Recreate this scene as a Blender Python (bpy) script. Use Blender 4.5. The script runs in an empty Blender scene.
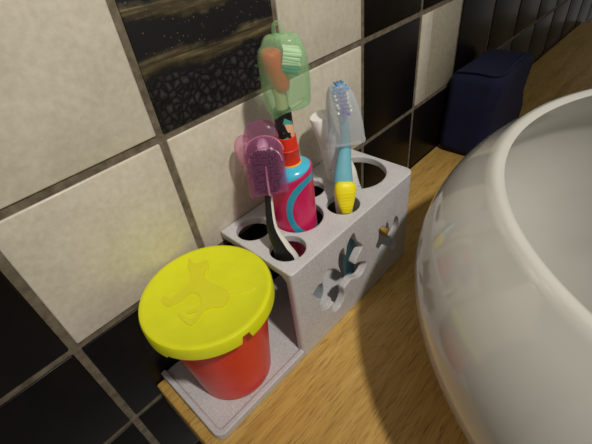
import bpy, bmesh, math, random
from mathutils import Vector, Matrix
random.seed(4)
PI = math.pi
S = bpy.context.scene
COL = S.collection

# ------------------------------------------------------------------ camera
cam_d = bpy.data.cameras.new('camera'); cam = bpy.data.objects.new('camera', cam_d); COL.objects.link(cam)
cam_d.sensor_fit = 'HORIZONTAL'; cam_d.sensor_width = 36.0; cam_d.lens = 386.946 * 36 / 592
cam_d.clip_start = 0.005
right = Vector((0.68105735, -0.7241116, -0.10873486))
down = Vector((-0.52305061, -0.37718161, -0.76429843))
fwd = Vector((0.51242457, 0.5774049, -0.63562933))
M = Matrix.Identity(4)
for i in range(3):
    M[i][0] = right[i]; M[i][1] = -down[i]; M[i][2] = -fwd[i]
M[0][3], M[1][3], M[2][3] = -0.29521, -0.21168, 0.28521
cam.matrix_world = M
S.camera = cam

# ------------------------------------------------------------------ world, lamp, exposure
W = bpy.data.worlds.new('room_air'); S.world = W; W.use_nodes = True
bg = W.node_tree.nodes['Background']
bg.inputs[0].default_value = (0.78, 0.74, 0.66, 1); bg.inputs[1].default_value = 0.26

def spot(name, loc, target, power, size, blend, radius, col):
    d = bpy.data.lights.new(name, 'SPOT'); d.energy = power; d.color = col
    d.spot_size = size; d.spot_blend = blend; d.shadow_soft_size = radius
    o = bpy.data.objects.new(name, d); COL.objects.link(o); o.location = loc
    o.rotation_euler = (Vector(target) - Vector(loc)).to_track_quat('-Z', 'Y').to_euler()
    return o
spot('ceiling_spotlight', (-0.235, -0.59, 0.92), (-0.10, 0.02, 0.12), 28.5, math.radians(46), 1.0, 0.028, (1.0, 0.94, 0.855))

S.view_settings.view_transform = 'Standard'
S.view_settings.look = 'None'
S.view_settings.gamma = 1.0
S.view_settings.exposure = 0.0
S.view_settings.use_curve_mapping = False

# ------------------------------------------------------------------ helpers
def srgb(r, g, b):
    f = lambda c: (c/255/12.92) if c/255 <= 0.04045 else ((c/255+0.055)/1.055)**2.4
    return (f(r), f(g), f(b), 1)

class NT:
    def __init__(s, name):
        s.m = bpy.data.materials.new(name); s.m.use_nodes = True
        s.t = s.m.node_tree; s.n = s.t.nodes; s.p = s.n['Principled BSDF']; s.out = s.n['Material Output']
    def new(s, typ, **kw):
        nd = s.n.new(typ)
        for k, v in kw.items(): setattr(nd, k, v)
        return nd
    def link(s, a, b): s.t.links.new(a, b)
    def coord(s, scale=(1, 1, 1), rot=(0, 0, 0), loc=(0, 0, 0)):
        tc = s.new('ShaderNodeTexCoord'); mp = s.new('ShaderNodeMapping')
        mp.inputs['Scale'].default_value = scale; mp.inputs['Rotation'].default_value = rot; mp.inputs['Location'].default_value = loc
        s.link(tc.outputs['Object'], mp.inputs[0]); return mp.outputs[0]
    def noise(s, vec, scale, detail=4, rough=0.55, dist=0.0):
        nd = s.new('ShaderNodeTexNoise'); nd.inputs['Scale'].default_value = scale
        nd.inputs['Detail'].default_value = detail; nd.inputs['Roughness'].default_value = rough
        nd.inputs['Distortion'].default_value = dist
        s.link(vec, nd.inputs['Vector']); return nd.outputs[0]
    def ramp(s, fac, stops, interp='LINEAR'):
        r = s.new('ShaderNodeValToRGB'); r.color_ramp.interpolation = interp
        e = r.color_ramp.elements
        while len(e) < len(stops): e.new(0.5)
        for el, (p, c) in zip(e, stops): el.position = p; el.color = c
        s.link(fac, r.inputs[0]); return r.outputs[0]
    def mix(s, fac, a, b, mode='MIX'):
        m = s.new('ShaderNodeMix', data_type='RGBA', blend_type=mode)
        for sock, v in ((m.inputs[0], fac), (m.inputs[6], a), (m.inputs[7], b)):
            if hasattr(v, 'is_linked') or hasattr(v, 'links'): s.link(v, sock)
            else: sock.default_value = v
        return m.outputs[2]
    def math(s, op, a, b=0.0, c=0.0):
        m = s.new('ShaderNodeMath', operation=op)
        for sock, v in zip(m.inputs, (a, b, c)):
            if hasattr(v, 'links'): s.link(v, sock)
            else: sock.default_value = v
        return m.outputs[0]
    def bump(s, h, strength, dist):
        b = s.new('ShaderNodeBump'); b.inputs['Strength'].default_value = strength; b.inputs['Distance'].default_value = dist
        s.link(h, b.inputs['Height']); s.link(b.outputs[0], s.p.inputs['Normal']); return b
    def base(s, col):
        if hasattr(col, 'links'): s.link(col, s.p.inputs['Base Color'])
        else: s.p.inputs['Base Color'].default_value = col

def plain(name, col, rough=0.4, spec=0.5, sss=0.0, coat=0.0, var=0.06):
    n = NT(name)
    v = n.noise(n.coord(), 90, 3)
    a = tuple(c*(1-var) for c in col[:3]) + (1,); b = tuple(min(1, c*(1+var)) for c in col[:3]) + (1,)
    n.base(n.ramp(v, [(0.3, a), (0.7, b)]))
    n.p.inputs['Roughness'].default_value = rough; n.p.inputs['Specular IOR Level'].default_value = spec
    n.p.inputs['Coat Weight'].default_value = coat
    if sss:
        n.p.inputs['Subsurface Weight'].default_value = sss; n.p.inputs['Subsurface Scale'].default_value = 0.006
    return n.m

def clear_plastic(name, tint, body, clear=0.5, rough=0.18):
    """see-through moulded plastic: a tinted transparent share and a glossy body share"""
    n = NT(name)
    n.p.inputs['Base Color'].default_value = body; n.p.inputs['Roughness'].default_value = rough
    n.p.inputs['Specular IOR Level'].default_value = 0.6
    n.p.inputs['Subsurface Weight'].default_value = 0.0
    tr = n.new('ShaderNodeBsdfTransparent'); tr.inputs[0].default_value = tint
    tl = n.new('ShaderNodeBsdfTranslucent'); tl.inputs[0].default_value = body
    a = n.new('ShaderNodeMixShader'); a.inputs[0].default_value = 0.35
    n.link(n.p.outputs[0], a.inputs[1]); n.link(tl.outputs[0], a.inputs[2])
    lw = n.new('ShaderNodeLayerWeight'); lw.inputs['Blend'].default_value = 0.35
    f = n.math('MULTIPLY_ADD', lw.outputs['Facing'], 0.35, 1-clear-0.03)
    f = n.math('MINIMUM', f, 0.95)
    b = n.new('ShaderNodeMixShader'); n.link(f, b.inputs[0])
    n.link(tr.outputs[0], b.inputs[1]); n.link(a.outputs[0], b.inputs[2])
    n.link(b.outputs[0], n.out.inputs[0])
    return n.m

def link_obj(name, me, mat=None, parent=None, smooth=True, angle=40):
    me.name = name
    o = bpy.data.objects.new(name, me); COL.objects.link(o)
    if mat:
        for m in (mat if isinstance(mat, list) else [mat]): me.materials.append(m)
    if smooth:
        for p in me.polygons: p.use_smooth = True
        bm = bmesh.new(); bm.from_mesh(me)
        for e in bm.edges:
            if len(e.link_faces) == 2 and e.calc_face_angle(0) > math.radians(angle): e.smooth = False
        bm.to_mesh(me); bm.free()
    if parent: o.parent = parent; o.matrix_parent_inverse = Matrix.Translation(-parent.location)
    return o
def from_bm(name, bm, mat=None, parent=None, smooth=True, angle=40, fix=True):
    if fix: bmesh.ops.recalc_face_normals(bm, faces=bm.faces[:])
    me = bpy.data.meshes.new(name); bm.to_mesh(me); bm.free()
    return link_obj(name, me, mat, parent, smooth, angle)
def thing(name, label, cat, loc, group=None):
    o = bpy.data.objects.new(name, None); COL.objects.link(o); o.location = loc
    o.empty_display_size = 0.02
    o['label'] = label; o['category'] = cat
    if group: o['group'] = group
    return o
def tag(o, label, cat, group=None):
    o['label'] = label; o['category'] = cat
    if group: o['group'] = group
    return o

def box(bm, x0, x1, y0, y1, z0, z1, bev=0.0, seg=2, mi=0):
    r = bmesh.ops.create_cube(bm, size=1)
    vs = r['verts']
    for v in vs:
        v.co = Vector((x0 + (v.co.x+.5)*(x1-x0), y0 + (v.co.y+.5)*(y1-y0), z0 + (v.co.z+.5)*(z1-z0)))
    fs = {f for v in vs for f in v.link_faces}
    for f in fs: f.material_index = mi
    if bev:
        es = list({e for v in vs for e in v.link_edges})
        rb = bmesh.ops.bevel(bm, geom=es, offset=bev, segments=seg, profile=0.5, affect='EDGES')
        for f in rb['faces']: f.material_index = mi

def lathe(bm, prof, cen=(0, 0), n=64, frame=None, sx=1.0, sy=1.0, capb=True, capt=True, mi=0):
    """prof: (radius, z); frame: Matrix applied afterwards"""
    rings = []
    for r, z in prof:
        ring = []
        for k in range(n):
            a = 2*PI*k/n
            co = Vector((cen[0]+r*sx*math.cos(a), cen[1]+r*sy*math.sin(a), z))
            if frame: co = frame @ co
            ring.append(bm.verts.new(co))
        rings.append(ring)
    for a, b in zip(rings, rings[1:]):
        for k in range(n):
            f = bm.faces.new((a[k], a[(k+1) % n], b[(k+1) % n], b[k])); f.material_index = mi
    if capb: bm.faces.new(rings[0][::-1]).material_index = mi
    if capt: bm.faces.new(rings[-1]).material_index = mi
    return rings

def spline(pts, n):
    """Catmull-Rom through points given as tuples of any length"""
    out = []
    P = [tuple(2*a-b for a, b in zip(pts[0], pts[1]))] + list(pts) + [tuple(2*a-b for a, b in zip(pts[-1], pts[-2]))]
    for i in range(1, len(P)-2):
        for k in range(n):
            t = k/n
            out.append(tuple(0.5*((2*p1)+(-p0+p2)*t+(2*p0-5*p1+4*p2-p3)*t*t+(-p0+3*p1-3*p2+p3)*t**3)
                             for p0, p1, p2, p3 in zip(P[i-1], P[i], P[i+1], P[i+2])))
    out.append(tuple(pts[-1])); return out

def sweep(bm, path, face, n=20, mi=0, sup=2.0, closed_ends=True):
    """path rows: x, y, z, half width, half depth; face: direction the flat front looks to"""
    rows = [(Vector(p[:3]), p[3], p[4]) for p in path]
    rings = []
    for i, (c, w, d) in enumerate(rows):
        t = (rows[min(i+1, len(rows)-1)][0] - rows[max(i-1, 0)][0]).normalized()
        f = Vector(face); f = (f - f.dot(t)*t).normalized(); s = t.cross(f)
        ring = []
        for k in range(n):
            a = 2*PI*k/n; ca, sa = math.cos(a), math.sin(a)
            x = math.copysign(abs(ca)**(2/sup), ca)*w; y = math.copysign(abs(sa)**(2/sup), sa)*d
            ring.append(bm.verts.new(c + s*x + f*y))
        rings.append(ring)
    for a, b in zip(rings, rings[1:]):
        for k in range(n):
            fc = bm.faces.new((a[k], a[(k+1) % n], b[(k+1) % n], b[k])); fc.material_index = mi
    if closed_ends:
        bm.faces.new(rings[0][::-1]).material_index = mi; bm.faces.new(rings[-1]).material_index = mi
    return rings

# ------------------------------------------------------------------ materials
def white_tile_mat(name, ca, cb):
    n = NT(name)
    v = n.coord()
    a = n.noise(v, 28, 5, 0.6); b = n.noise(v, 220, 3, 0.6)
    c = n.ramp(a, [(0.35, ca), (0.68, cb)])
    c = n.mix(0.22, c, n.ramp(b, [(0.35, srgb(168, 160, 142)), (0.65, srgb(226, 220, 204))]))
    n.base(c); n.p.inputs['Roughness'].default_value = 0.32
    n.bump(a, 0.12, 0.002); return n.m
M_WHITE = white_tile_mat('cream_glazed_tile', srgb(196, 189, 172), srgb(214, 207, 190))
M_DARKER = white_tile_mat('darker_tone_tile', srgb(146, 138, 118), srgb(158, 150, 130))
def black_tile():
    n = NT('black_glazed_tile'); v = n.coord()
    a = n.noise(v, 40, 5)
    n.base(n.ramp(a, [(0.3, srgb(10, 8, 8)), (0.75, srgb(20, 16, 15))]))
    n.p.inputs['Roughness'].default_value = 0.30; n.p.inputs['Specular IOR Level'].default_value = 0.16
    n.bump(a, 0.15, 0.002); return n.m
M_BLACK = black_tile()
def grout():
    n = NT('grey_brown_grout'); v = n.coord()
    a = n.noise(v, 130, 5, 0.65)
    n.base(n.ramp(a, [(0.3, srgb(78, 68, 54)), (0.7, srgb(126, 116, 98))]))
    n.p.inputs['Roughness'].default_value = 0.85; n.bump(a, 0.5, 0.001); return n.m
M_GROUT = grout()
def decor():
    n = NT('decor_tile_glaze'); tc = n.new('ShaderNodeTexCoord'); sp = n.new('ShaderNodeSeparateXYZ')
    n.link(tc.outputs['Object'], sp.inputs[0]); x, z = sp.outputs[0], sp.outputs[2]
    v = n.coord()
    wob = n.noise(v, 26, 3, 0.5); wob2 = n.noise(v, 160, 4, 0.7)
    # slow wave of the bands plus ragged edges
    wv = n.math('SINE', n.math('MULTIPLY_ADD', x, 95.0, 1.2))
    zz = n.math('ADD', z, n.math('MULTIPLY', wv, -0.0022))
    zz = n.math('ADD', zz, n.math('MULTIPLY_ADD', wob, 0.020, -0.010))
    zr = n.math('ADD', zz, n.math('MULTIPLY_ADD', wob2, 0.008, -0.004))
    def band(zc, hw):
        d = n.math('ABSOLUTE', n.math('SUBTRACT', zr, zc))
        return n.ramp(n.math('DIVIDE', d, hw), [(0.0, (1, 1, 1, 1)), (0.55, (0.55, 0.55, 0.55, 1)), (1.0, (0, 0, 0, 1))])
    b1 = band(0.2225, 0.0062); b2 = band(0.2480, 0.0048); b3 = band(0.272, 0.006)
    lower = n.math('LESS_THAN', zz, 0.214)
    vo = n.new('ShaderNodeTexVoronoi', feature='DISTANCE_TO_EDGE'); vo.inputs['Scale'].default_value = 210; vo.inputs['Randomness'].default_value = 0.85
    n.link(v, vo.inputs['Vector'])
    cell = n.ramp(vo.outputs[0], [(0.03, (0, 0, 0, 1)), (0.38, (1, 1, 1, 1))])
    ground = n.mix(n.math('MULTIPLY', lower, 0.9), srgb(24, 23, 24), n.mix(cell, srgb(10, 10, 12), srgb(62, 61, 63)))
    spk = n.new('ShaderNodeTexVoronoi'); spk.inputs['Scale'].default_value = 330; n.link(v, spk.inputs['Vector'])
    dots = n.math('LESS_THAN', spk.outputs['Distance'], 0.11)
    dots = n.math('MULTIPLY', dots, n.math('GREATER_THAN', zz, 0.226))
    ground = n.mix(n.math('MULTIPLY', dots, 0.6), ground, srgb(150, 130, 96))
    streak = n.noise(n.coord(scale=(30, 30, 420)), 1.0, 4, 0.6, 0.4)
    gold = n.ramp(streak, [(0.3, srgb(52, 40, 27)), (0.5, srgb(96, 84, 56)), (0.72, srgb(156, 142, 102))])
    bb = n.math('MINIMUM', n.math('ADD', n.math('ADD', b1, b2), b3), 1.0)
    col = n.mix(n.math('MULTIPLY', bb, 0.68), ground, gold)
    n.base(col); n.p.inputs['Roughness'].default_value = 0.5; n.p.inputs['Specular IOR Level'].default_value = 0.3
    h = n.math('ADD', n.math('MULTIPLY', cell, lower), n.math('MULTIPLY', bb, n.math('MULTIPLY', streak, 1.4)))
    n.bump(h, 0.55, 0.0007); return n.m
M_DECOR = decor()
def oak():
    n = NT('oiled_oak'); v = n.coord(scale=(1, 1, 1), rot=(0, 0, math.radians(-3)))
    v2 = n.coord(scale=(7, 90, 60), rot=(0, 0, math.radians(-3)))
    v3 = n.coord(scale=(46, 700, 300), rot=(0, 0, math.radians(-3)))
    v4 = n.coord(scale=(60, 1300, 600), rot=(0, 0, math.radians(-3)))
    a = n.noise(v2, 1.0, 5, 0.6, 0.5); b = n.noise(v3, 1.0, 3, 0.6, 0.2); c3 = n.noise(v4, 1.0, 2, 0.5)
    c = n.ramp(a, [(0.28, srgb(176, 134, 66)), (0.5, srgb(202, 164, 88)), (0.75, srgb(216, 180, 104))])
    c = n.mix(n.ramp(b, [(0.30, (0.75, 0.75, 0.75, 1)), (0.44, (0, 0, 0, 1))]), c, srgb(118, 78, 38))
    c = n.mix(n.math('MULTIPLY', n.ramp(c3, [(0.32, (1, 1, 1, 1)), (0.48, (0, 0, 0, 1))]), 0.5), c, srgb(128, 86, 42))
    n.base(c); n.p.inputs['Roughness'].default_value = 0.42
    n.bump(b, 0.15, 0.0005); return n.m
M_OAK = oak()
def resin():
    n = NT('speckled_grey_resin'); v = n.coord()
    a = n.noise(v, 1100, 2, 0.5); b = n.noise(v, 45, 4)
    c = n.ramp(b, [(0.3, srgb(191, 190, 192)), (0.7, srgb(203, 202, 204))])
    c = n.mix(n.ramp(a, [(0.33, (0.7, 0.7, 0.7, 1)), (0.45, (0, 0, 0, 1))]), c, srgb(170, 167, 168))
    c = n.mix(n.ramp(a, [(0.6, (0, 0, 0, 1)), (0.72, (0.6, 0.6, 0.6, 1))]), c, srgb(236, 234, 232))
    n.base(c); n.p.inputs['Roughness'].default_value = 0.45
    n.bump(a, 0.10, 0.0003); return n.m
M_RESIN = resin()
def ceramic():
    n = NT('white_glazed_ceramic'); v = n.coord()
    a = n.noise(v, 9, 3)
    n.base(n.ramp(a, [(0.3, srgb(200, 199, 190)), (0.7, srgb(211, 210, 202))]))
    n.p.inputs['Roughness'].default_value = 0.10; n.p.inputs['Coat Weight'].default_value = 0.5
    n.p.inputs['Coat Roughness'].default_value = 0.04
    n.bump(a, 0.05, 0.004); return n.m
M_CERAMIC = ceramic()
def fabric():
    n = NT('navy_woven_fabric'); v = n.coord()
    a = n.noise(v, 60, 4); w = n.noise(n.coord(scale=(1, 1, 1)), 1500, 2)
    n.base(n.ramp(a, [(0.3, srgb(9, 12, 44)), (0.7, srgb(14, 18, 62))]))
    n.p.inputs['Roughness'].default_value = 0.9; n.bump(w, 0.4, 0.0005); return n.m
M_NAVY = fabric()

# ------------------------------------------------------------------ setting: tiled wall
XS = [-0.511-0.0015, -0.409-0.0015, -0.307, -0.2045, -0.0998, 0.0, 0.1, 0.1935] + [0.1935+0.1*i for i in range(1, 11)]
ZS = [-0.4225, -0.3211, -0.2197, -0.1183, -0.0170, 0.0830, 0.1844, 0.2858, 0.3872, 0.4886]
G = 0.0026
def tile_kind(ix, iz):
    x = XS[ix]; z = ZS[iz]
    if z < 0.05: return 1
    col = {2: 'c-3', 3: 'c-2', 4: 'c-1', 5: 'c0', 6: 'c1', 7: 'c2'}.get(ix, 'far')
    row = 0 if z < 0.1 else (1 if z < 0.2 else 2)
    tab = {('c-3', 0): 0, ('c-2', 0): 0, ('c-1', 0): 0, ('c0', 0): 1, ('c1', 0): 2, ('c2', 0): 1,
           ('c-3', 1): 0, ('c-2', 1): 3, ('c-1', 1): 0, ('c0', 1): 1, ('c1', 1): 1, ('c2', 1): 1,
           ('c-3', 2): 1, ('c-2', 2): 0, ('c-1', 2): 1}
    return tab.get((col, row), 1)
bm = bmesh.new()
box(bm, XS[0], XS[-1], 0.0012, 0.06, ZS[0], ZS[-1], mi=4)
for ix in range(len(XS)-1):
    for iz in range(len(ZS)-1):
        k = tile_kind(ix, iz)
        x0, x1 = XS[ix]+G, XS[ix+1]-G; z0, z1 = ZS[iz]+G, ZS[iz+1]-G
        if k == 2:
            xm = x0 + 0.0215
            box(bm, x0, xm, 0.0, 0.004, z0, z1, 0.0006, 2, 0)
            box(bm, xm-0.0004, x1, 0.0, 0.004, z0, z1, 0.0006, 2, 5)  # rest of the same tile, in a darker tone than its left strip
        elif k == 3:
            box(bm, x0-0.0006, x1+0.0006, 0.0, 0.004, z0-0.0006, z1, 0.0006, 2, 3)
        else:
            box(bm, x0, x1, 0.0, 0.004, z0, z1, 0.0011, 3, k)
wall = from_bm('wall_back', bm, [M_WHITE, M_BLACK, M_DARKER, M_DECOR, M_GROUT, M_DARKER])
wall['kind'] = 'structure'

# oak worktop
bm = bmesh.new()
box(bm, -0.281, 0.85, -0.62, -0.0002, -0.030, 0.0, 0.0018, 3)
wt = from_bm('worktop', bm, M_OAK)
tag(wt, 'oiled oak worktop running along the foot of the tiled wall', 'worktop')

# ------------------------------------------------------------------ toothbrush holder
D = 0.0768; H = 0.0974; X0 = -0.1864; X1 = -0.0322; TH = 0.0068; XT = -0.2735
YB = -0.0006
holder = thing('toothbrush_holder', 'grey speckled resin toothbrush holder with cut-out front and low tray', 'toothbrush holder', (-0.15, -0.0375, 0))

def rounded_rect(x0, x1, y0, y1, r, n=6, corners=(1, 1, 1, 1), r4=None):
    pts = []
    ra = r
    for (cx, cy, a0, on) in ((x1-r, y1-r, 0, corners[0]), (x0+r, y1-r, 90, corners[1]), (x0+r, y0+r, 180, corners[2]), (x1-(r4 or r), y0+(r4 or r), 270, corners[3])):
        r = (r4 or ra) if a0 == 270 else ra
        if on:
            for k in range(n+1):
                a = math.radians(a0+90*k/n); pts.append((cx+r*math.cos(a), cy+r*math.sin(a)))
        else:
            pts.append({0: (x1, y1), 90: (x0, y1), 180: (x0, y0), 270: (x1, y0)}[a0])
    return pts
def prism(pts, z0, z1, axis='z'):
    b = bmesh.new()
    f = (lambda p, h: (p[0], p[1], h)) if axis == 'z' else (lambda p, h: (p[0], h, p[1]))
    lo = [b.verts.new(f(p, z0)) for p in pts]; hi = [b.verts.new(f(p, z1)) for p in pts]
    b.faces.new(lo[::-1]); b.faces.new(hi)
    for i in range(len(pts)):
        j = (i+1) % len(pts); b.faces.new((lo[i], lo[j], hi[j], hi[i]))
    bmesh.ops.recalc_face_normals(b, faces=b.faces[:])
    me = bpy.data.meshes.new('prism'); b.to_mesh(me); b.free()
    o = bpy.data.objects.new('prism', me); COL.objects.link(o); return o
def carve(name, solids, cutters, voxel, mat, parent, smooth_it=3):
    base = solids[0]
    for s in solids[1:]:
        m = base.modifiers.new('u', 'BOOLEAN'); m.operation = 'UNION'; m.object = s; m.solver = 'EXACT'
    for c in cutters:
        m = base.modifiers.new('d', 'BOOLEAN'); m.operation = 'DIFFERENCE'; m.object = c; m.solver = 'EXACT'
    r = base.modifiers.new('r', 'REMESH'); r.mode = 'VOXEL'; r.voxel_size = voxel; r.use_smooth_shade = True
    s = base.modifiers.new('s', 'SMOOTH'); s.factor = 0.5; s.iterations = smooth_it
    bpy.context.view_layer.update()
    dg = bpy.context.evaluated_depsgraph_get()
    me = bpy.data.meshes.new_from_object(base.evaluated_get(dg))
    for o in solids + cutters: bpy.data.objects.remove(o, do_unlink=True)
    me.materials.clear()
    return link_obj(name, me, mat, parent, True, 80)

# side profile (y, z): solid block with rounded front-top edge, carved hollow
def side_prism(pts, x0, x1):
    b = bmesh.new()
    lo = [b.verts.new((x0, p[0], p[1])) for p in pts]; hi = [b.verts.new((x1, p[0], p[1])) for p in pts]
    b.faces.new(lo); b.faces.new(hi[::-1])
    for i in range(len(pts)):
        j = (i+1) % len(pts); b.faces.new((lo[i], lo[j], hi[j], hi[i]))
    bmesh.ops.recalc_face_normals(b, faces=b.faces[:])
    me = bpy.data.meshes.new('p'); b.to_mesh(me); b.free()
    o = bpy.data.objects.new('p', me); COL.objects.link(o); return o
block = prism(rounded_rect(X0, X1, -D, YB, 0.0030, corners=(0, 0, 1, 1), r4=0.0075), 0.0006, H)
hollow = side_prism([(-D+TH, 0.0065), (0.01, 0.0065), (0.01, H-TH), (-D+TH+0.004, H-TH), (-D+TH, H-TH-0.004)], X0-0.01, X1+0.01)
cutters = [hollow]
HOLES = {'A': (-.1685, -.0195, .0132), 'B': (-.1680, -.0555, .0132), 'C': (-.1370, -.0375, .0192),
         'D': (-.1050, -.0195, .0132), 'E': (-.1050, -.0560, .0132), 'F': (-.0620, -.0375, .0256)}
for hx, hy, hr in HOLES.values():
    cutters.append(prism([(hx+hr*math.cos(a*PI/24), hy+hr*math.sin(a*PI/24)) for a in range(48)], 0.07, 0.12))
LEAF1 = [(-0.1694, 0.0622), (-0.1625, 0.0665), (-0.1569, 0.0648), (-0.1561, 0.072), (-0.1502, 0.0729), (-0.1411, 0.0658), (-0.1361, 0.0576), (-0.1384, 0.0691), (-0.1366, 0.0786), (-0.1315, 0.0806), (-0.1295, 0.0708), (-0.1265, 0.0814), (-0.1187, 0.0866), (-0.1151, 0.0761), (-0.1076, 0.0649), (-0.112, 0.0603), (-0.1188, 0.0528), (-0.1122, 0.0497), (-0.1024, 0.0417), (-0.1056, 0.0343), (-0.1124, 0.0324), (-0.1228, 0.0386), (-0.1283, 0.0378), (-0.1331, 0.0357), (-0.133, 0.0265), (-0.1389, 0.0189), (-0.1471, 0.019), (-0.1496, 0.0271), (-0.1462, 0.0315), (-0.1539, 0.0314), (-0.1621, 0.0372), (-0.1629, 0.0456), (-0.1609, 0.0486), (-0.1651, 0.0539)]
LEAF2 = [(-0.084, 0.0662), (-0.0796, 0.066), (-0.0742, 0.061), (-0.0723, 0.0655), (-0.0698, 0.0621), (-0.0668, 0.0533), (-0.062, 0.0567), (-0.059, 0.0628), (-0.0538, 0.058), (-0.0521, 0.0464), (-0.057, 0.0418), (-0.0603, 0.0379), (-0.0552, 0.0285), (-0.059, 0.0238), (-0.0645, 0.0299), (-0.0708, 0.0339), (-0.081, 0.0255), (-0.0869, 0.0304), (-0.0815, 0.0376), (-0.0853, 0.045), (-0.0876, 0.0495), (-0.0846, 0.0549)]
for L in (LEAF1, LEAF2):
    L = spline(L + [L[0]], 4)[:-1]
    cutters.append(prism(L, -0.09, -0.055, axis='y'))
rack = carve('rack', [block], cutters, 0.00065, M_RESIN, holder, 3)
# low tray beside the rack
tb = prism(rounded_rect(XT, X0+0.0008, -D, YB, 0.007, corners=(0, 0, 1, 0)), 0.0006, 0.0085)
tc_ = prism(rounded_rect(XT+0.0042, X0+0.004, -D+0.0042, YB+0.01, 0.004, corners=(0, 0, 1, 0)), 0.0058, 0.02)
tray = carve('tray', [tb], [tc_], 0.0007, M_RESIN, holder, 2)

# ------------------------------------------------------------------ red cup with yellow lid
LZ = 0.1015; CX, CY = -0.2310, -0.0440
cup = thing('lidded_cup', 'red plastic cup under a bright yellow lid with a raised dog figure', 'cup', (CX, CY, 0.0058))
M_RED = plain('red_plastic', srgb(228, 54, 30), 0.36, 0.5)
M_YEL = plain('yellow_plastic', srgb(218, 221, 25), 0.42, 0.45, var=0.03)
bm = bmesh.new()
lathe(bm, [(0.0265, 0.0062), (0.0278, 0.0066), (0.0284, 0.0076), (0.0290, 0.012), (0.0336, 0.055), (0.0382, 0.0925), (0.0386, 0.0985), (0.0372, 0.0985), (0.0325, 0.055), (0.0275, 0.010)], (CX+.0015, CY+.0025), 96, capt=True)
from_bm('cup_body', bm, M_RED, cup)
bm = bmesh.new()
NSEG = 180
def lid_low(k):
    a = math.degrees(2*PI*k/NSEG) % 360
    if 262 < a < 270: return 0.0978            # the notch in the skirt
    if 176 < a < 200: return 0.0900            # the pull tab side
    return 0.0922
R = 0.0432
layers = [(R-0.0016, None, 'in'), (R, None, 'out'), (R-0.0002, LZ-0.0022, 0), (R-0.0010, LZ-0.0006, 0), (R-0.0024, LZ, 0),
          (R-0.0042, LZ-0.0001, 0), (R-0.0050, LZ-0.0006, 0), (0.02, LZ-0.0006, 0), (0.004, LZ-0.0006, 0)]
rings = []
for r, z, tg in [(R-0.0016, LZ-0.003, 0)] + layers:
    ring = []
    for k in range(NSEG):
        a = 2*PI*k/NSEG
        zz = lid_low(k) if z is None else z
        ring.append(bm.verts.new((CX+r*math.cos(a), CY+r*math.sin(a), zz)))
    rings.append(ring)
for a, b in zip(rings, rings[1:]):
    for k in range(NSEG): bm.faces.new((a[k], a[(k+1) % NSEG], b[(k+1) % NSEG], b[k]))
bm.faces.new(rings[-1]); bm.faces.new(rings[0][::-1])
lid = from_bm('lid', bm, M_YEL, cup)
DOG = [(-0.22, -0.009), (-0.2202, -0.0182), (-0.2132, -0.0214), (-0.2172, -0.0289), (-0.2213, -0.0301), (-0.2245, -0.0367), (-0.2217, -0.0543), (-0.2253, -0.0611), (-0.2312, -0.0627), (-0.2393, -0.0561), (-0.2491, -0.0591), (-0.2528, -0.0568), (-0.2529, -0.0459), (-0.2511, -0.0454), (-0.2503, -0.0532), (-0.2483, -0.055), (-0.244, -0.0529), (-0.2482, -0.0501), (-0.2474, -0.0476), (-0.2396, -0.0503), (-0.2353, -0.0428), (-0.2376, -0.0379), (-0.2434, -0.0382), (-0.2502, -0.0369), (-0.2539, -0.0333), (-0.2527, -0.0263), (-0.2501, -0.0257), (-0.2484, -0.0306), (-0.2436, -0.0301), (-0.2344, -0.03), (-0.2284, -0.023), (-0.2245, -0.0148)]
bm = bmesh.new()
v = [bm.verts.new((x-.0005, y-.0006, LZ-0.0010)) for x, y in spline(DOG + [DOG[0]], 3)[:-1]]
f = bm.faces.new(v)
ex = bmesh.ops.extrude_face_region(bm, geom=[f])
tv = [g for g in ex['geom'] if isinstance(g, bmesh.types.BMVert)]
for q in tv: q.co.z = LZ + 0.0001
# tail as a thin ridge
path = spline([(-0.2235, -0.058, LZ-0.0006, .0006, .0006), (-0.2150, -0.0660, LZ-0.0006, .0006, .0006), (-0.2085, -0.0675, LZ-0.0006, .0005, .0006)], 5)
sweep(bm, path, (0, 0, 1), 8)
M_YEL2 = plain('yellow_plastic_relief', srgb(214, 212, 36), 0.5, 0.4, var=0.03)
fig = from_bm('dog_figure', bm, M_YEL2, lid, smooth=False)
fig['label'] = 'raised dog figure in duller yellow'

# ------------------------------------------------------------------ electric toothbrush
EX, EY = -0.1387, -0.0372
HCX, HCY = -0.1393, -0.0364      # the handle sits a little off the neck's axis
eb = thing('electric_toothbrush', 'pink and turquoise battery toothbrush standing upright under a green see-through cap', 'toothbrush', (EX, EY, 0.0065))
def pinkmat():
    n = NT('pink_handle_swirl'); tc = n.new('ShaderNodeTexCoord'); sp = n.new('ShaderNodeSeparateXYZ')
    n.link(tc.outputs['Object'], sp.inputs[0])
    x = n.math('SUBTRACT', sp.outputs[0], HCX); y = n.math('SUBTRACT', sp.outputs[1], HCY)
    ang = n.math('ARCTAN2', y, x)
    # arc length around the handle, measured from the side that faces the room (-85 deg)
    s_ = n.math('MULTIPLY', n.math('ADD', ang, math.radians(78)), 0.0166)
    dz = n.math('SUBTRACT', sp.outputs[2], 0.1130)
    d = n.math('SQRT', n.math('ADD', n.math('POWER', n.math('ABSOLUTE', s_), 2.0), n.math('POWER', n.math('ABSOLUTE', n.math('MULTIPLY', dz, 0.8)), 2.0)))
    on = n.math('MULTIPLY', n.math('GREATER_THAN', d, 0.0172), n.math('LESS_THAN', d, 0.0218))
    foot = n.math('LESS_THAN', sp.outputs[2], 0.056)
    n.base(n.mix(foot, n.mix(on, srgb(205, 28, 92), srgb(36, 160, 190)), srgb(150, 160, 168)))
    n.p.inputs['Roughness'].default_value = 0.3
    return n.m
M_PINK = pinkmat()
M_TURQ = plain('turquoise_plastic', srgb(70, 190, 222), 0.22, 0.6, coat=0.4, var=0.02)
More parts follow.
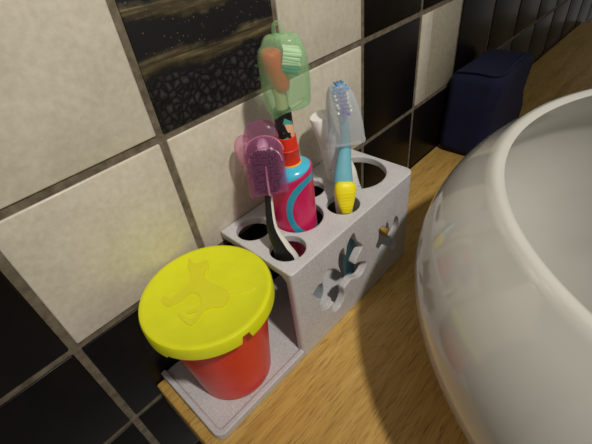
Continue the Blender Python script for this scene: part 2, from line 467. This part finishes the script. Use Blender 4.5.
M_ORRED = plain('orange_red_plastic', srgb(224, 52, 28), 0.3, 0.5)
M_BAND = plain('yellow_band', srgb(236, 190, 60), 0.35)
SL = Vector((0.68, -0.73, 0))
def slope(bm, z0, z1, ztop):
    for v in bm.verts:
        if v.co.z > z0:
            w = min(1, (v.co.z-z0)/(z1-z0)) if v.co.z <= z1 else max(0, 1-(v.co.z-z1)/(ztop-z1))
            v.co.z += w*(0.0022 + 0.30*(Vector((v.co.x-HCX, v.co.y-HCY, 0)).dot(SL)))
bm = bmesh.new()
lathe(bm, [(0.0145, 0.0066), (0.0158, 0.0075), (0.0162, 0.010), (0.0164, 0.08), (0.0165, 0.118), (0.0165, 0.131), (0.0168, 0.134), (0.0166, 0.1365), (0.0152, 0.1370)], (HCX, HCY), 72)
slope(bm, 0.10, 0.131, 1.0)
from_bm('handle', bm, M_PINK, eb)
bm = bmesh.new()
prof = [(0.0151, 0.1366), (0.0153, 0.1382), (0.0147, 0.1408), (0.0128, 0.1436), (0.0104, 0.1457), (0.0084, 0.1468)]
rings = lathe(bm, prof, (HCX, HCY), 64)
for i, rg in enumerate(rings):
    for v in rg: v.co.x += (EX-HCX)*i/5; v.co.y += (EY-HCY)*i/5
slope(bm, 0.10, 0.1370, 0.1470)
from_bm('shoulder', bm, M_TURQ, eb)
bm = bmesh.new()
lathe(bm, [(0.0084, 0.1455), (0.0087, 0.1462), (0.0085, 0.1476), (0.0080, 0.1478)], (EX, EY), 48)
from_bm('neck_band', bm, M_BAND, eb)['label'] = 'thin yellow band'
bm = bmesh.new()
lathe(bm, [(0.0081, 0.1476), (0.0079, 0.1485), (0.0075, 0.1570), (0.0078, 0.1574), (0.0078, 0.1582), (0.0073, 0.1586), (0.0069, 0.1670), (0.0060, 0.1674)], (EX, EY), 48)
from_bm('collar', bm, M_ORRED, eb)
def sleeve():
    n = NT('patterned_sleeve'); v = n.coord()
    vo = n.new('ShaderNodeTexVoronoi'); vo.inputs['Scale'].default_value = 210; n.link(v, vo.inputs['Vector'])
    sp = n.new('ShaderNodeSeparateColor'); n.link(vo.outputs['Color'], sp.inputs[0])
    n.base(n.ramp(sp.outputs[0], [(0.0, srgb(28, 20, 22)), (0.45, srgb(226, 176, 140)), (0.62, srgb(186, 30, 30)), (0.78, srgb(70, 150, 140)), (0.9, srgb(30, 24, 26))], 'CONSTANT'))
    n.p.inputs['Roughness'].default_value = 0.35; return n.m
bm = bmesh.new()
lathe(bm, [(0.0062, 0.1670), (0.0061, 0.1690), (0.0057, 0.1850), (0.0050, 0.1860)], (EX, EY), 48)
from_bm('sleeve', bm, sleeve(), eb)['label'] = 'dark sleeve with small coloured patches'
# neck + head, bristles to the right
side = Vector((0.74, -0.67, 0))          # direction the bristles point to
bm = bmesh.new()
side = Vector((0.74, -0.62, -0.24))
HX, HY = EX+.0012, EY-.0011
path = spline([(EX, EY, 0.185, .0040, .0040), (EX, EY, 0.192, .0036, .0036), (EX-.0008, EY+.0008, 0.200, .0042, .0042)], 5)
sweep(bm, path, (0.74, -0.67, 0), 24)
from_bm('brush_neck', bm, plain('cream_plastic', srgb(222, 206, 170), 0.35), eb)['label'] = 'cream neck'
bm = bmesh.new()
path = spline([(HX+.0006, HY-.0006, 0.197, .0040, .0040), (HX, HY, 0.2005, .0062, .0054), (HX-.0010, HY+.0010, 0.208, .0074, .0064), (HX-.0024, HY+.0024, 0.2150, .0078, .0066), (HX-.0030, HY+.0030, 0.2195, .0074, .0060), (HX-.0030, HY+.0030, 0.2215, .0054, .0042)], 5)
sweep(bm, path, (0.74, -0.67, 0), 24)
M_HEADRED = plain('coral_red_plastic', srgb(240, 60, 34), 0.35)
from_bm('brush_head', bm, M_HEADRED, eb)
def bristles(name, cen, out, up, w, h, ln, nx, ny, mats, parent, r=0.0007, pick=None):
    """rows of tufts; every tuft leans a little"""
    out = Vector(out).normalized(); up = Vector(up).normalized(); up = (up - up.dot(out)*out).normalized(); s = up.cross(out)
    b = bmesh.new()
    for i in range(nx):
        for j in range(ny):
            u = (i/(nx-1)-.5)*w; q = (j/(ny-1)-.5)*h
            if abs(u) > w*.38 and abs(q) > h*.42: continue
            c = Vector(cen) + s*u + up*q
            m = pick(i, j) if pick else 0
            l = ln*(1+random.uniform(-.06, .06))
            tip = c + out*l + s*random.uniform(-.0006, .0006) + up*random.uniform(-.0006, .0006)
            ra, rb = [], []
            for k in range(7):
                a = 2*PI*k/7; o = s*math.cos(a)*r + up*math.sin(a)*r
                ra.append(b.verts.new(c+o)); rb.append(b.verts.new(tip+o*1.15))
            for k in range(7): b.faces.new((ra[k], ra[(k+1) % 7], rb[(k+1) % 7], rb[k])).material_index = m
            b.faces.new(rb).material_index = m
    return from_bm(name, b, mats, parent)
M_WB = plain('white_bristle', srgb(236, 240, 232), 0.5)
M_TB = plain('teal_bristle', srgb(20, 140, 150), 0.5)
M_PB = plain('purple_bristle', srgb(120, 112, 190), 0.5)
M_BB = plain('blue_bristle', srgb(70, 150, 205), 0.5)
M_DPB = plain('dark_plum_bristle', srgb(58, 20, 48), 0.6)
bristles('bristles', (HX-.0020+side.x*.005, HY+.0020+side.y*.005, 0.2155), side, (0, 0, 1), .0125, .0120, .0100, 7, 8, [M_WB, M_TB], eb, 0.00085,
         lambda i, j: 1 if j < 3 else 0)

def cap_shell(bm, rows, face, sup=3.2, n=40, thick=0.0008):
    """open-bottomed cover: outer skin, inner skin and the lip between them"""
    ro = sweep(bm, rows, face, n, 0, sup, closed_ends=False)
    t = thick
    inner = [(r[0], r[1], r[2], max(r[3]-t, r[3]*.5), max(r[4]-t, r[4]*.5)) for r in rows]
    a, b = Vector(inner[-1][:3]), Vector(inner[-2][:3])
    if (a-b).length > t: inner[-1] = tuple(a - (a-b).normalized()*t) + inner[-1][3:]
    ri = sweep(bm, inner, face, n, 0, sup, closed_ends=False)
    bm.faces.new(ro[-1]); bm.faces.new(ri[-1])
    for k in range(n): bm.faces.new((ro[0][k], ro[0][(k+1) % n], ri[0][(k+1) % n], ri[0][k]))

# green cap: separate piece that covers the head
M_GREEN = clear_plastic('green_clear_plastic', (0.94, 0.985, 0.94, 1), srgb(196, 240, 190), 0.80, 0.22)
viewside = Vector((-0.70, -0.71, 0))
GX, GY = EX+.0036, EY-.0027
gc = bmesh.new()
rows = spline([(GX+.0005, GY-.0005, 0.1850, .0108, .0085), (GX+.0003, GY, 0.1865, .0134, .0098), (GX, GY, 0.192, .0146, .0105), (GX, GY, 0.200, .0150, .0108), (GX, GY, 0.211, .0148, .0106), (GX-.0006, GY, 0.2175, .0142, .0102), (GX-.0008, GY+.0006, 0.2236, .0124, .0092), (GX-.0012, GY+.0012, 0.2270, .0092, .0070), (GX-.0012, GY+.0012, 0.2286, .0048, .0040)], 4)
cap_shell(gc, rows, viewside, 2.7, 44, 0.0009)
# little ribs down one side of the shell
for k in range(4):
    zc = 0.190 + k*0.0075
    lathe(gc, [(0.0006, -0.0008), (0.0009, 0), (0.0006, 0.0008)], (0, 0), 8, Matrix.Translation((GX-0.0098, GY+0.0128, zc)))
gcap = from_bm('cap', gc, M_GREEN, eb); gcap['label'] = 'green see-through cap with a hanging loop'
lp = bmesh.new()
lc = Vector((GX-.0004, GY+.0004, 0.2312)); rt = Vector((0.71, -0.70, 0))
ring = []
for k in range(24):
    a = 2*PI*k/24
    c = lc + rt*math.cos(a)*0.0026 + Vector((0, 0, 1))*math.sin(a)*0.0036
    nrm = (rt*math.cos(a) + Vector((0, 0, 1))*math.sin(a))
    ring.append([lp.verts.new(c + nrm*math.cos(b)*0.0012 + viewside*math.sin(b)*0.0012) for b in [2*PI*q/8 for q in range(8)]])
for i in range(24):
    for q in range(8): lp.faces.new((ring[i][q], ring[(i+1) % 24][q], ring[(i+1) % 24][(q+1) % 8], ring[i][(q+1) % 8]))
from_bm('loop', lp, M_GREEN, gcap)

# ------------------------------------------------------------------ black and white toothbrush with the purple-pink cap
pf = Vector((-0.60, -0.72, 0.35)).normalized()
pb = thing('toothbrush', 'slim white toothbrush with black grip leaning back under a purple pink cap', 'toothbrush', (-0.168, -0.058, 0.0065), )
M_WHITEP = plain('white_plastic', srgb(226, 222, 214), 0.3, var=0.02)
M_BLKR = plain('black_rubber', srgb(18, 17, 16), 0.35)
SH = Vector((-.0024, -.0062, .0050))
PP = [(-.1640, -.0590, .0070, .0040, .0030), (-.1645, -.0595, .030, .0048, .0036), (-.1660, -.0590, .060, .0062, .0046), (-.1690, -.0565, .084, .0080, .0054), (-.1712, -.0532, .0990, .0060, .0044),
      (-.1722, -.0480, .1160, .0036, .0030), (-.1660, -.0424, .1368, .0028, .0024), (-.1606, -.0374, .1510, .0040, .0024), (-.1562, -.0328, .1620, .0046, .0022), (-.1529, -.0296, .1690, .0030, .0018)]
bm = bmesh.new(); sweep(bm, spline(PP, 8), pf, 24); from_bm('handle', bm, M_WHITEP, pb)
# black grip inlay follows the front, offset a little to the left of the spine
rt = Vector((0.681, -0.724, 0)).normalized()
GP = []
for (x, y, z, w, d) in PP[2:8]:
    o = pf*(d*0.62) - rt*(w*0.22)
    GP.append((x+o.x, y+o.y, z+o.z, w*0.80, d*0.62))
GP[0] = GP[0][:3] + (.0012, .0010); 
GP[1] = GP[1][:3] + (.0066, .0038)
bm = bmesh.new(); sweep(bm, spline(GP, 8), pf, 20); g = from_bm('grip', bm, M_BLKR, pb); g['label'] = 'black rubber grip inlay'
bristles('bristles', (-.1602+pf.x*.001, -.0371+pf.y*.001, .1515), pf, (.0055, .005, .011), .0155, .026, .0085, 9, 13, [M_DPB, M_WB], pb, .00085)
bm = bmesh.new(); sweep(bm, spline([(-.1652, -.0424, .1380, .0050, .0018), (-.1639, -.0408, .1415, .0084, .0022), (-.1602, -.0368, .1515, .0090, .0022), (-.1564, -.0331, .1610, .0080, .0020), (-.1549, -.0316, .1650, .0044, .0014)], 5), pf, 24, 0, 2.4)
from_bm('brush_head', bm, M_DPB, pb)['label'] = 'dark plum head'

M_PURP = clear_plastic('purple_clear_plastic', (0.955, 0.88, 0.94, 1), srgb(214, 140, 186), 0.89, 0.2)
M_PNK = clear_plastic('pink_clear_plastic', (0.99, 0.90, 0.95, 1), srgb(240, 176, 200), 0.6, 0.25)
bm = bmesh.new()
off = pf*0.0035; SHIFT = SH
def capline(pts, o=None):
    o = (off if o is None else o) + SHIFT
    return spline([(x+o.x, y+o.y, z+o.z, w, d) for x, y, z, w, d in pts], 5)
cap_shell(bm, capline([(-.1618, -.0360, .1322, 0.0126, .0085), (-.1610, -.0350, .1345, 0.0133, .0092), (-.1585, -.0320, .1440, 0.0128, .0096), (-.1550, -.0290, .1530, 0.0126, .0094), (-.1525, -.0262, .1600, 0.0109, .0080), (-.1510, -.0247, .1635, 0.0077, .0056), (-.1503, -.0240, .1648, 0.0038, .003)]), pf, 3.0, 40)
pc = from_bm('cap', bm, M_PURP, pb); pc['label'] = 'purple see-through cap'
bm = bmesh.new()
off2 = pf*-0.0045
cap_shell(bm, capline([(-.1600, -.0330, .1420, 0.0124, .0050), (-.1570, -.0300, .1500, 0.0128, .0055), (-.1535, -.0265, .1590, 0.0128, .0055), (-.1500, -.0230, .1685, 0.0115, .0050), (-.1480, -.0210, .1730, 0.0081, .0038), (-.1474, -.0204, .1742, 0.0040, .002)], off2), pf, 2.8, 36)
from_bm('rear_shell', bm, M_PURP, pc)
bm = bmesh.new()      # moulded ridge down the front and the two hoops over the top
def onfront(x, y, z, o): v_ = Vector((x, y, z)) + pf*o + SH; return (v_.x, v_.y, v_.z)
rid = spline([onfront(-.1628, -.0372, .1345, .0110)+(.0006, .0005), onfront(-.1598, -.0338, .1425, .0112)+(.0007, .0006), onfront(-.1562, -.0302, .1505, .0110)+(.0006, .0006)], 6)
sweep(bm, rid, pf, 10)
def hoop(cx_, cy_, cz_, w, hgt, o, th):
    up = Vector((.0105, .0105, .0225)).normalized()
    c0 = Vector((cx_, cy_, cz_)) + pf*o + SH
    pts = []
    for k in range(15):
        a = PI*k/14
        q = c0 + rt*math.cos(a)*w + up*math.sin(a)*hgt
        pts.append((q.x, q.y, q.z, th, th))
    sweep(bm, pts, pf, 8)
hoop(-.1550, -.0292, .1525, .0105, .0090, .0108, .0005)
hoop(-.1530, -.0268, .1570, .0124, .0100, .0030, .0006)
from_bm('moulded_ridge', bm, M_PNK, pc)['label'] = 'pale pink ridge and hoops'
bm = bmesh.new()      # the open flap behind, at the left
fl = Vector((-.1585, -.0185, .1600))
sweep(bm, spline([(fl.x-.0045, fl.y, fl.z-.010, .0012, .004), (fl.x-.0030, fl.y+.001, fl.z-.004, .0045, .0052), (fl.x-.0010, fl.y+.002, fl.z+.002, .0062, .0055), (fl.x+.0010, fl.y+.003, fl.z+.006, .0050, .0040), (fl.x+.003, fl.y+.004, fl.z+.0075, .002, .002)], 5), pf, 24, 0, 2.6)
from_bm('hinge_flap', bm, M_PNK, pc)['label'] = 'pale pink flap'

# ------------------------------------------------------------------ teal and yellow toothbrush with clear cap
bf = Vector((-0.62, -0.74, 0.26)).normalized()
bb = thing('toothbrush', 'teal toothbrush with yellow thumb grip standing under a clear bluish cap', 'toothbrush', (-0.103, -0.058, 0.0065))
M_TEAL = plain('teal_plastic', srgb(104, 178, 196), 0.3, var=0.03)
M_YG = plain('yellow_rubber', srgb(240, 226, 20), 0.45, var=0.02)
BP = [(-.1010, -.0560, .0070, .0048, .0036), (-.1010, -.0570, .040, .0055, .0042), (-.1035, -.0570, .075, .0062, .0046), (-.1040, -.0560, .0950, .0068, .0050), (-.1000, -.0530, .1130, .0076, .0052),
      (-.0938, -.0492, .1260, .0060, .0044), (-.0865, -.0455, .1400, .0040, .0034), (-.0835, -.0420, .1560, .0036, .0030), (-.0825, -.0400, .1660, .0052, .0026), (-.0830, -.0380, .1760, .0052, .0024), (-.0835, -.0375, .1795, .0030, .0018)]
def bluewhite():
    n = NT('teal_white_handle'); tc = n.new('ShaderNodeTexCoord'); sp = n.new('ShaderNodeSeparateXYZ'); n.link(tc.outputs['Object'], sp.inputs[0])
    up = n.math('GREATER_THAN', sp.outputs[2], 0.1085)
    st = n.noise(n.coord(scale=(60, 60, 260)), 1.0, 2)
    low = n.ramp(st, [(0.0, srgb(228, 230, 228)), (0.58, srgb(228, 230, 228)), (0.60, srgb(70, 140, 200))])
    up = n.math('MAXIMUM', up, n.math('LESS_THAN', sp.outputs[2], 0.086))
    n.base(n.mix(up, low, srgb(112, 178, 194))); n.p.inputs['Roughness'].default_value = 0.3; return n.m
bm = bmesh.new(); sweep(bm, spline(BP, 8), bf, 26); from_bm('handle', bm, bluewhite(), bb)
bm = bmesh.new()
rows = []
for (x, y, z, w, d) in [(-.1060, -.0592, .0925, .0044, .0030), (-.1055, -.0588, .0965, .0056, .0036), (-.1042, -.0575, .1025, .0072, .0044), (-.1028, -.0562, .1080, .0084, .0054), (-.1008, -.0548, .1125, .0082, .0054), (-.0994, -.0538, .1150, .0060, .0038)]:
    o = bf*0.0026; rows.append((x+o.x, y+o.y, z+o.z, w, d))
rr = spline(rows, 8)
# shallow grip ribs on the lower half
rr = [(a, b, c, w, d + (0.0002*math.sin(i*1.9) if i < 26 else 0)) for i, (a, b, c, w, d) in enumerate(rr)]
sweep(bm, rr, bf, 26, 0, 2.4); from_bm('thumb_grip', bm, M_YG, bb)['label'] = 'ribbed bright yellow thumb grip'
bristles('bristles', (-.0828+bf.x*.002, -.0385+bf.y*.002, .1730), bf, (0, .002, .012), .0085, .022, .0095, 5, 9, [M_BB, M_PB, M_WB], bb, .0008,
         lambda i, j: 0 if j > 5 else (1 if i in (1, 2, 3) else 2))
M_CLR = clear_plastic('bluish_clear_plastic', (0.98, 0.985, 0.99, 1), srgb(234, 238, 244), 0.72, 0.3)
bm = bmesh.new()
off = bf*0.0045; SHIFT = Vector((0, 0, 0))
cap_shell(bm, capline([(-.0815, -.0410, .1395, .0142, .0085), (-.0815, -.0405, .1450, .0142, .0090), (-.0825, -.0400, .1580, .0130, .0092), (-.0835, -.0390, .1700, .0108, .0082), (-.0845, -.0380, .1770, .0088, .0064), (-.0853, -.0375, .1820, .0060, .0046), (-.0856, -.0373, .1836, .0030, .0022)], off), bf, 3.4, 40, 0.0007)
cc = from_bm('cap', bm, M_CLR, bb); cc['label'] = 'clear bluish wedge cap'
bm = bmesh.new()
q = [(x+off.x, y+off.y, z+off.z, w, d) for x, y, z, w, d in [(-.0815, -.0410, .1390, .0147, .0090), (-.0815, -.0410, .1404, .0147, .0090)]]
ro = sweep(bm, q, bf, 40, 0, 3.4, False); q2 = [(a, b, c, w-.0013, d-.0013) for a, b, c, w, d in q]; ri = sweep(bm, q2, bf, 40, 0, 3.4, False)
for a, b in ((ro[0], ri[0]), (ro[1], ri[1])):
    for k in range(40): bm.faces.new((a[k], a[(k+1) % 40], b[(k+1) % 40], b[k]))
from_bm('cap_lip', bm, M_CLR, cc)

# ------------------------------------------------------------------ white tube in the big hole
tt = thing('toothpaste_tube', 'white tube with round white cap leaning behind the teal toothbrush', 'tube', (-.060, -.036, .0065))
M_TW = plain('white_tube', srgb(232, 230, 224), 0.35, var=0.015)
M_CAPW = plain('white_cap', srgb(244, 242, 238), 0.4, var=0.015)
top = Vector((-.0905, -.0245, .1585)); bot = Vector((-.0535, -.0455, .0098))
ax = (top-bot).normalized(); L = (top-bot).length
fr = Matrix.Translation(bot) @ ax.to_track_quat('Z', 'Y').to_matrix().to_4x4()
tf = Vector((-0.6, -0.75, 0))
def at(s, w, d): c = bot + ax*s; return (c.x, c.y, c.z, w, d)
def tubemat():
    n = NT('printed_white_tube'); v = n.coord(scale=(240, 240, 520))
    a = n.noise(v, 1.0, 1); b = n.noise(n.coord(), 60, 1)
    m = n.math('MULTIPLY', n.math('GREATER_THAN', a, 0.68), n.math('GREATER_THAN', b, 0.53))
    n.base(n.mix(m, srgb(242, 241, 238), srgb(112, 150, 190))); n.p.inputs['Roughness'].default_value = 0.35; return n.m
bm = bmesh.new()
sweep(bm, spline([at(0, .0125, .0008), at(.01, .0125, .0014), at(.04, .0120, .0050), at(.08, .0116, .0090), at(.095, .0125, .0092), at(.11, .0110, .0092), at(.1240, .0092, .0090), at(.1290, .0084, .0084)], 8), tf, 36)
from_bm('body', bm, tubemat(), tt)
bm = bmesh.new()
lathe(bm, [(0.0083, L-.0290), (0.0086, L-.0282), (0.0081, L-.0010), (0.0074, L), ], (0, 0), 48, fr)
from_bm('cap', bm, M_CAPW, tt)

# ------------------------------------------------------------------ white ceramic basin
BX, BY, BA = -0.030, -0.3035, 0.1965
bm = bmesh.new()
out = []
for k in range(0, 22):
    z = 0.003 + k*(0.150-0.003)/21
    r = BA*math.sqrt(max(0, 1-((z-0.09)/0.11)**2)); out.append((r, z))
rim_r = out[-1][0]
prof = [(0.02, 0.0008), (out[0][0]-.006, 0.0008)] + out + [(rim_r-.003, .1535), (rim_r-.007, .1545), (rim_r-.0105, .152)]
for k in range(1, 15):
    z = 0.150 - k*0.0095; r = (BA-.010)*math.sqrt(max(0, 1-((z-0.09)/0.10)**2)) if z > .012 else .11
    prof.append((min(r, rim_r+.03), z))
prof += [(0.06, 0.0130), (0.012, 0.012)]
lathe(bm, prof, (BX, BY), 128)
basin = from_bm('washbasin', bm, M_CERAMIC, angle=60)
tag(basin, 'large glossy white ceramic basin bulging over the oak worktop', 'washbasin')

# ------------------------------------------------------------------ navy pouch against the wall
pouch = thing('wash_bag', 'dark navy fabric bag in the corner beyond the basin, against black tiles', 'bag', (0.22, -0.03, 0))
bm = bmesh.new()
box(bm, 0.168, 0.29, -0.066, -0.004, 0.0006, 0.104, 0.012, 5)
bmesh.ops.subdivide_edges(bm, edges=bm.edges[:], cuts=3, use_grid_fill=True)
for v in bm.verts:
    k = math.sin(v.co.z*95+v.co.y*60)*math.sin(v.co.x*70+1)*0.0016
    v.co.x += k if v.co.x < .2 else -k; v.co.y += k
    v.co.x += (v.co.z-.05)*0.10*(1 if v.co.x < .22 else -1)
    v.co.y = min(v.co.y, -0.003)
from_bm('bag_body', bm, M_NAVY, pouch, angle=70)
bm = bmesh.new()
path = spline([(0.178, -0.012, 0.104, .0016, .0016), (0.180, -.035, .1052, .0016, .0016), (0.184, -.060, .104, .0016, .0016), (.23, -.0605, .105, .0016, .0016), (.28, -.058, .104, .0016, .0016)], 6)
sweep(bm, path, (0, 0, 1), 10)
from_bm('seam_piping', bm, M_NAVY, pouch)
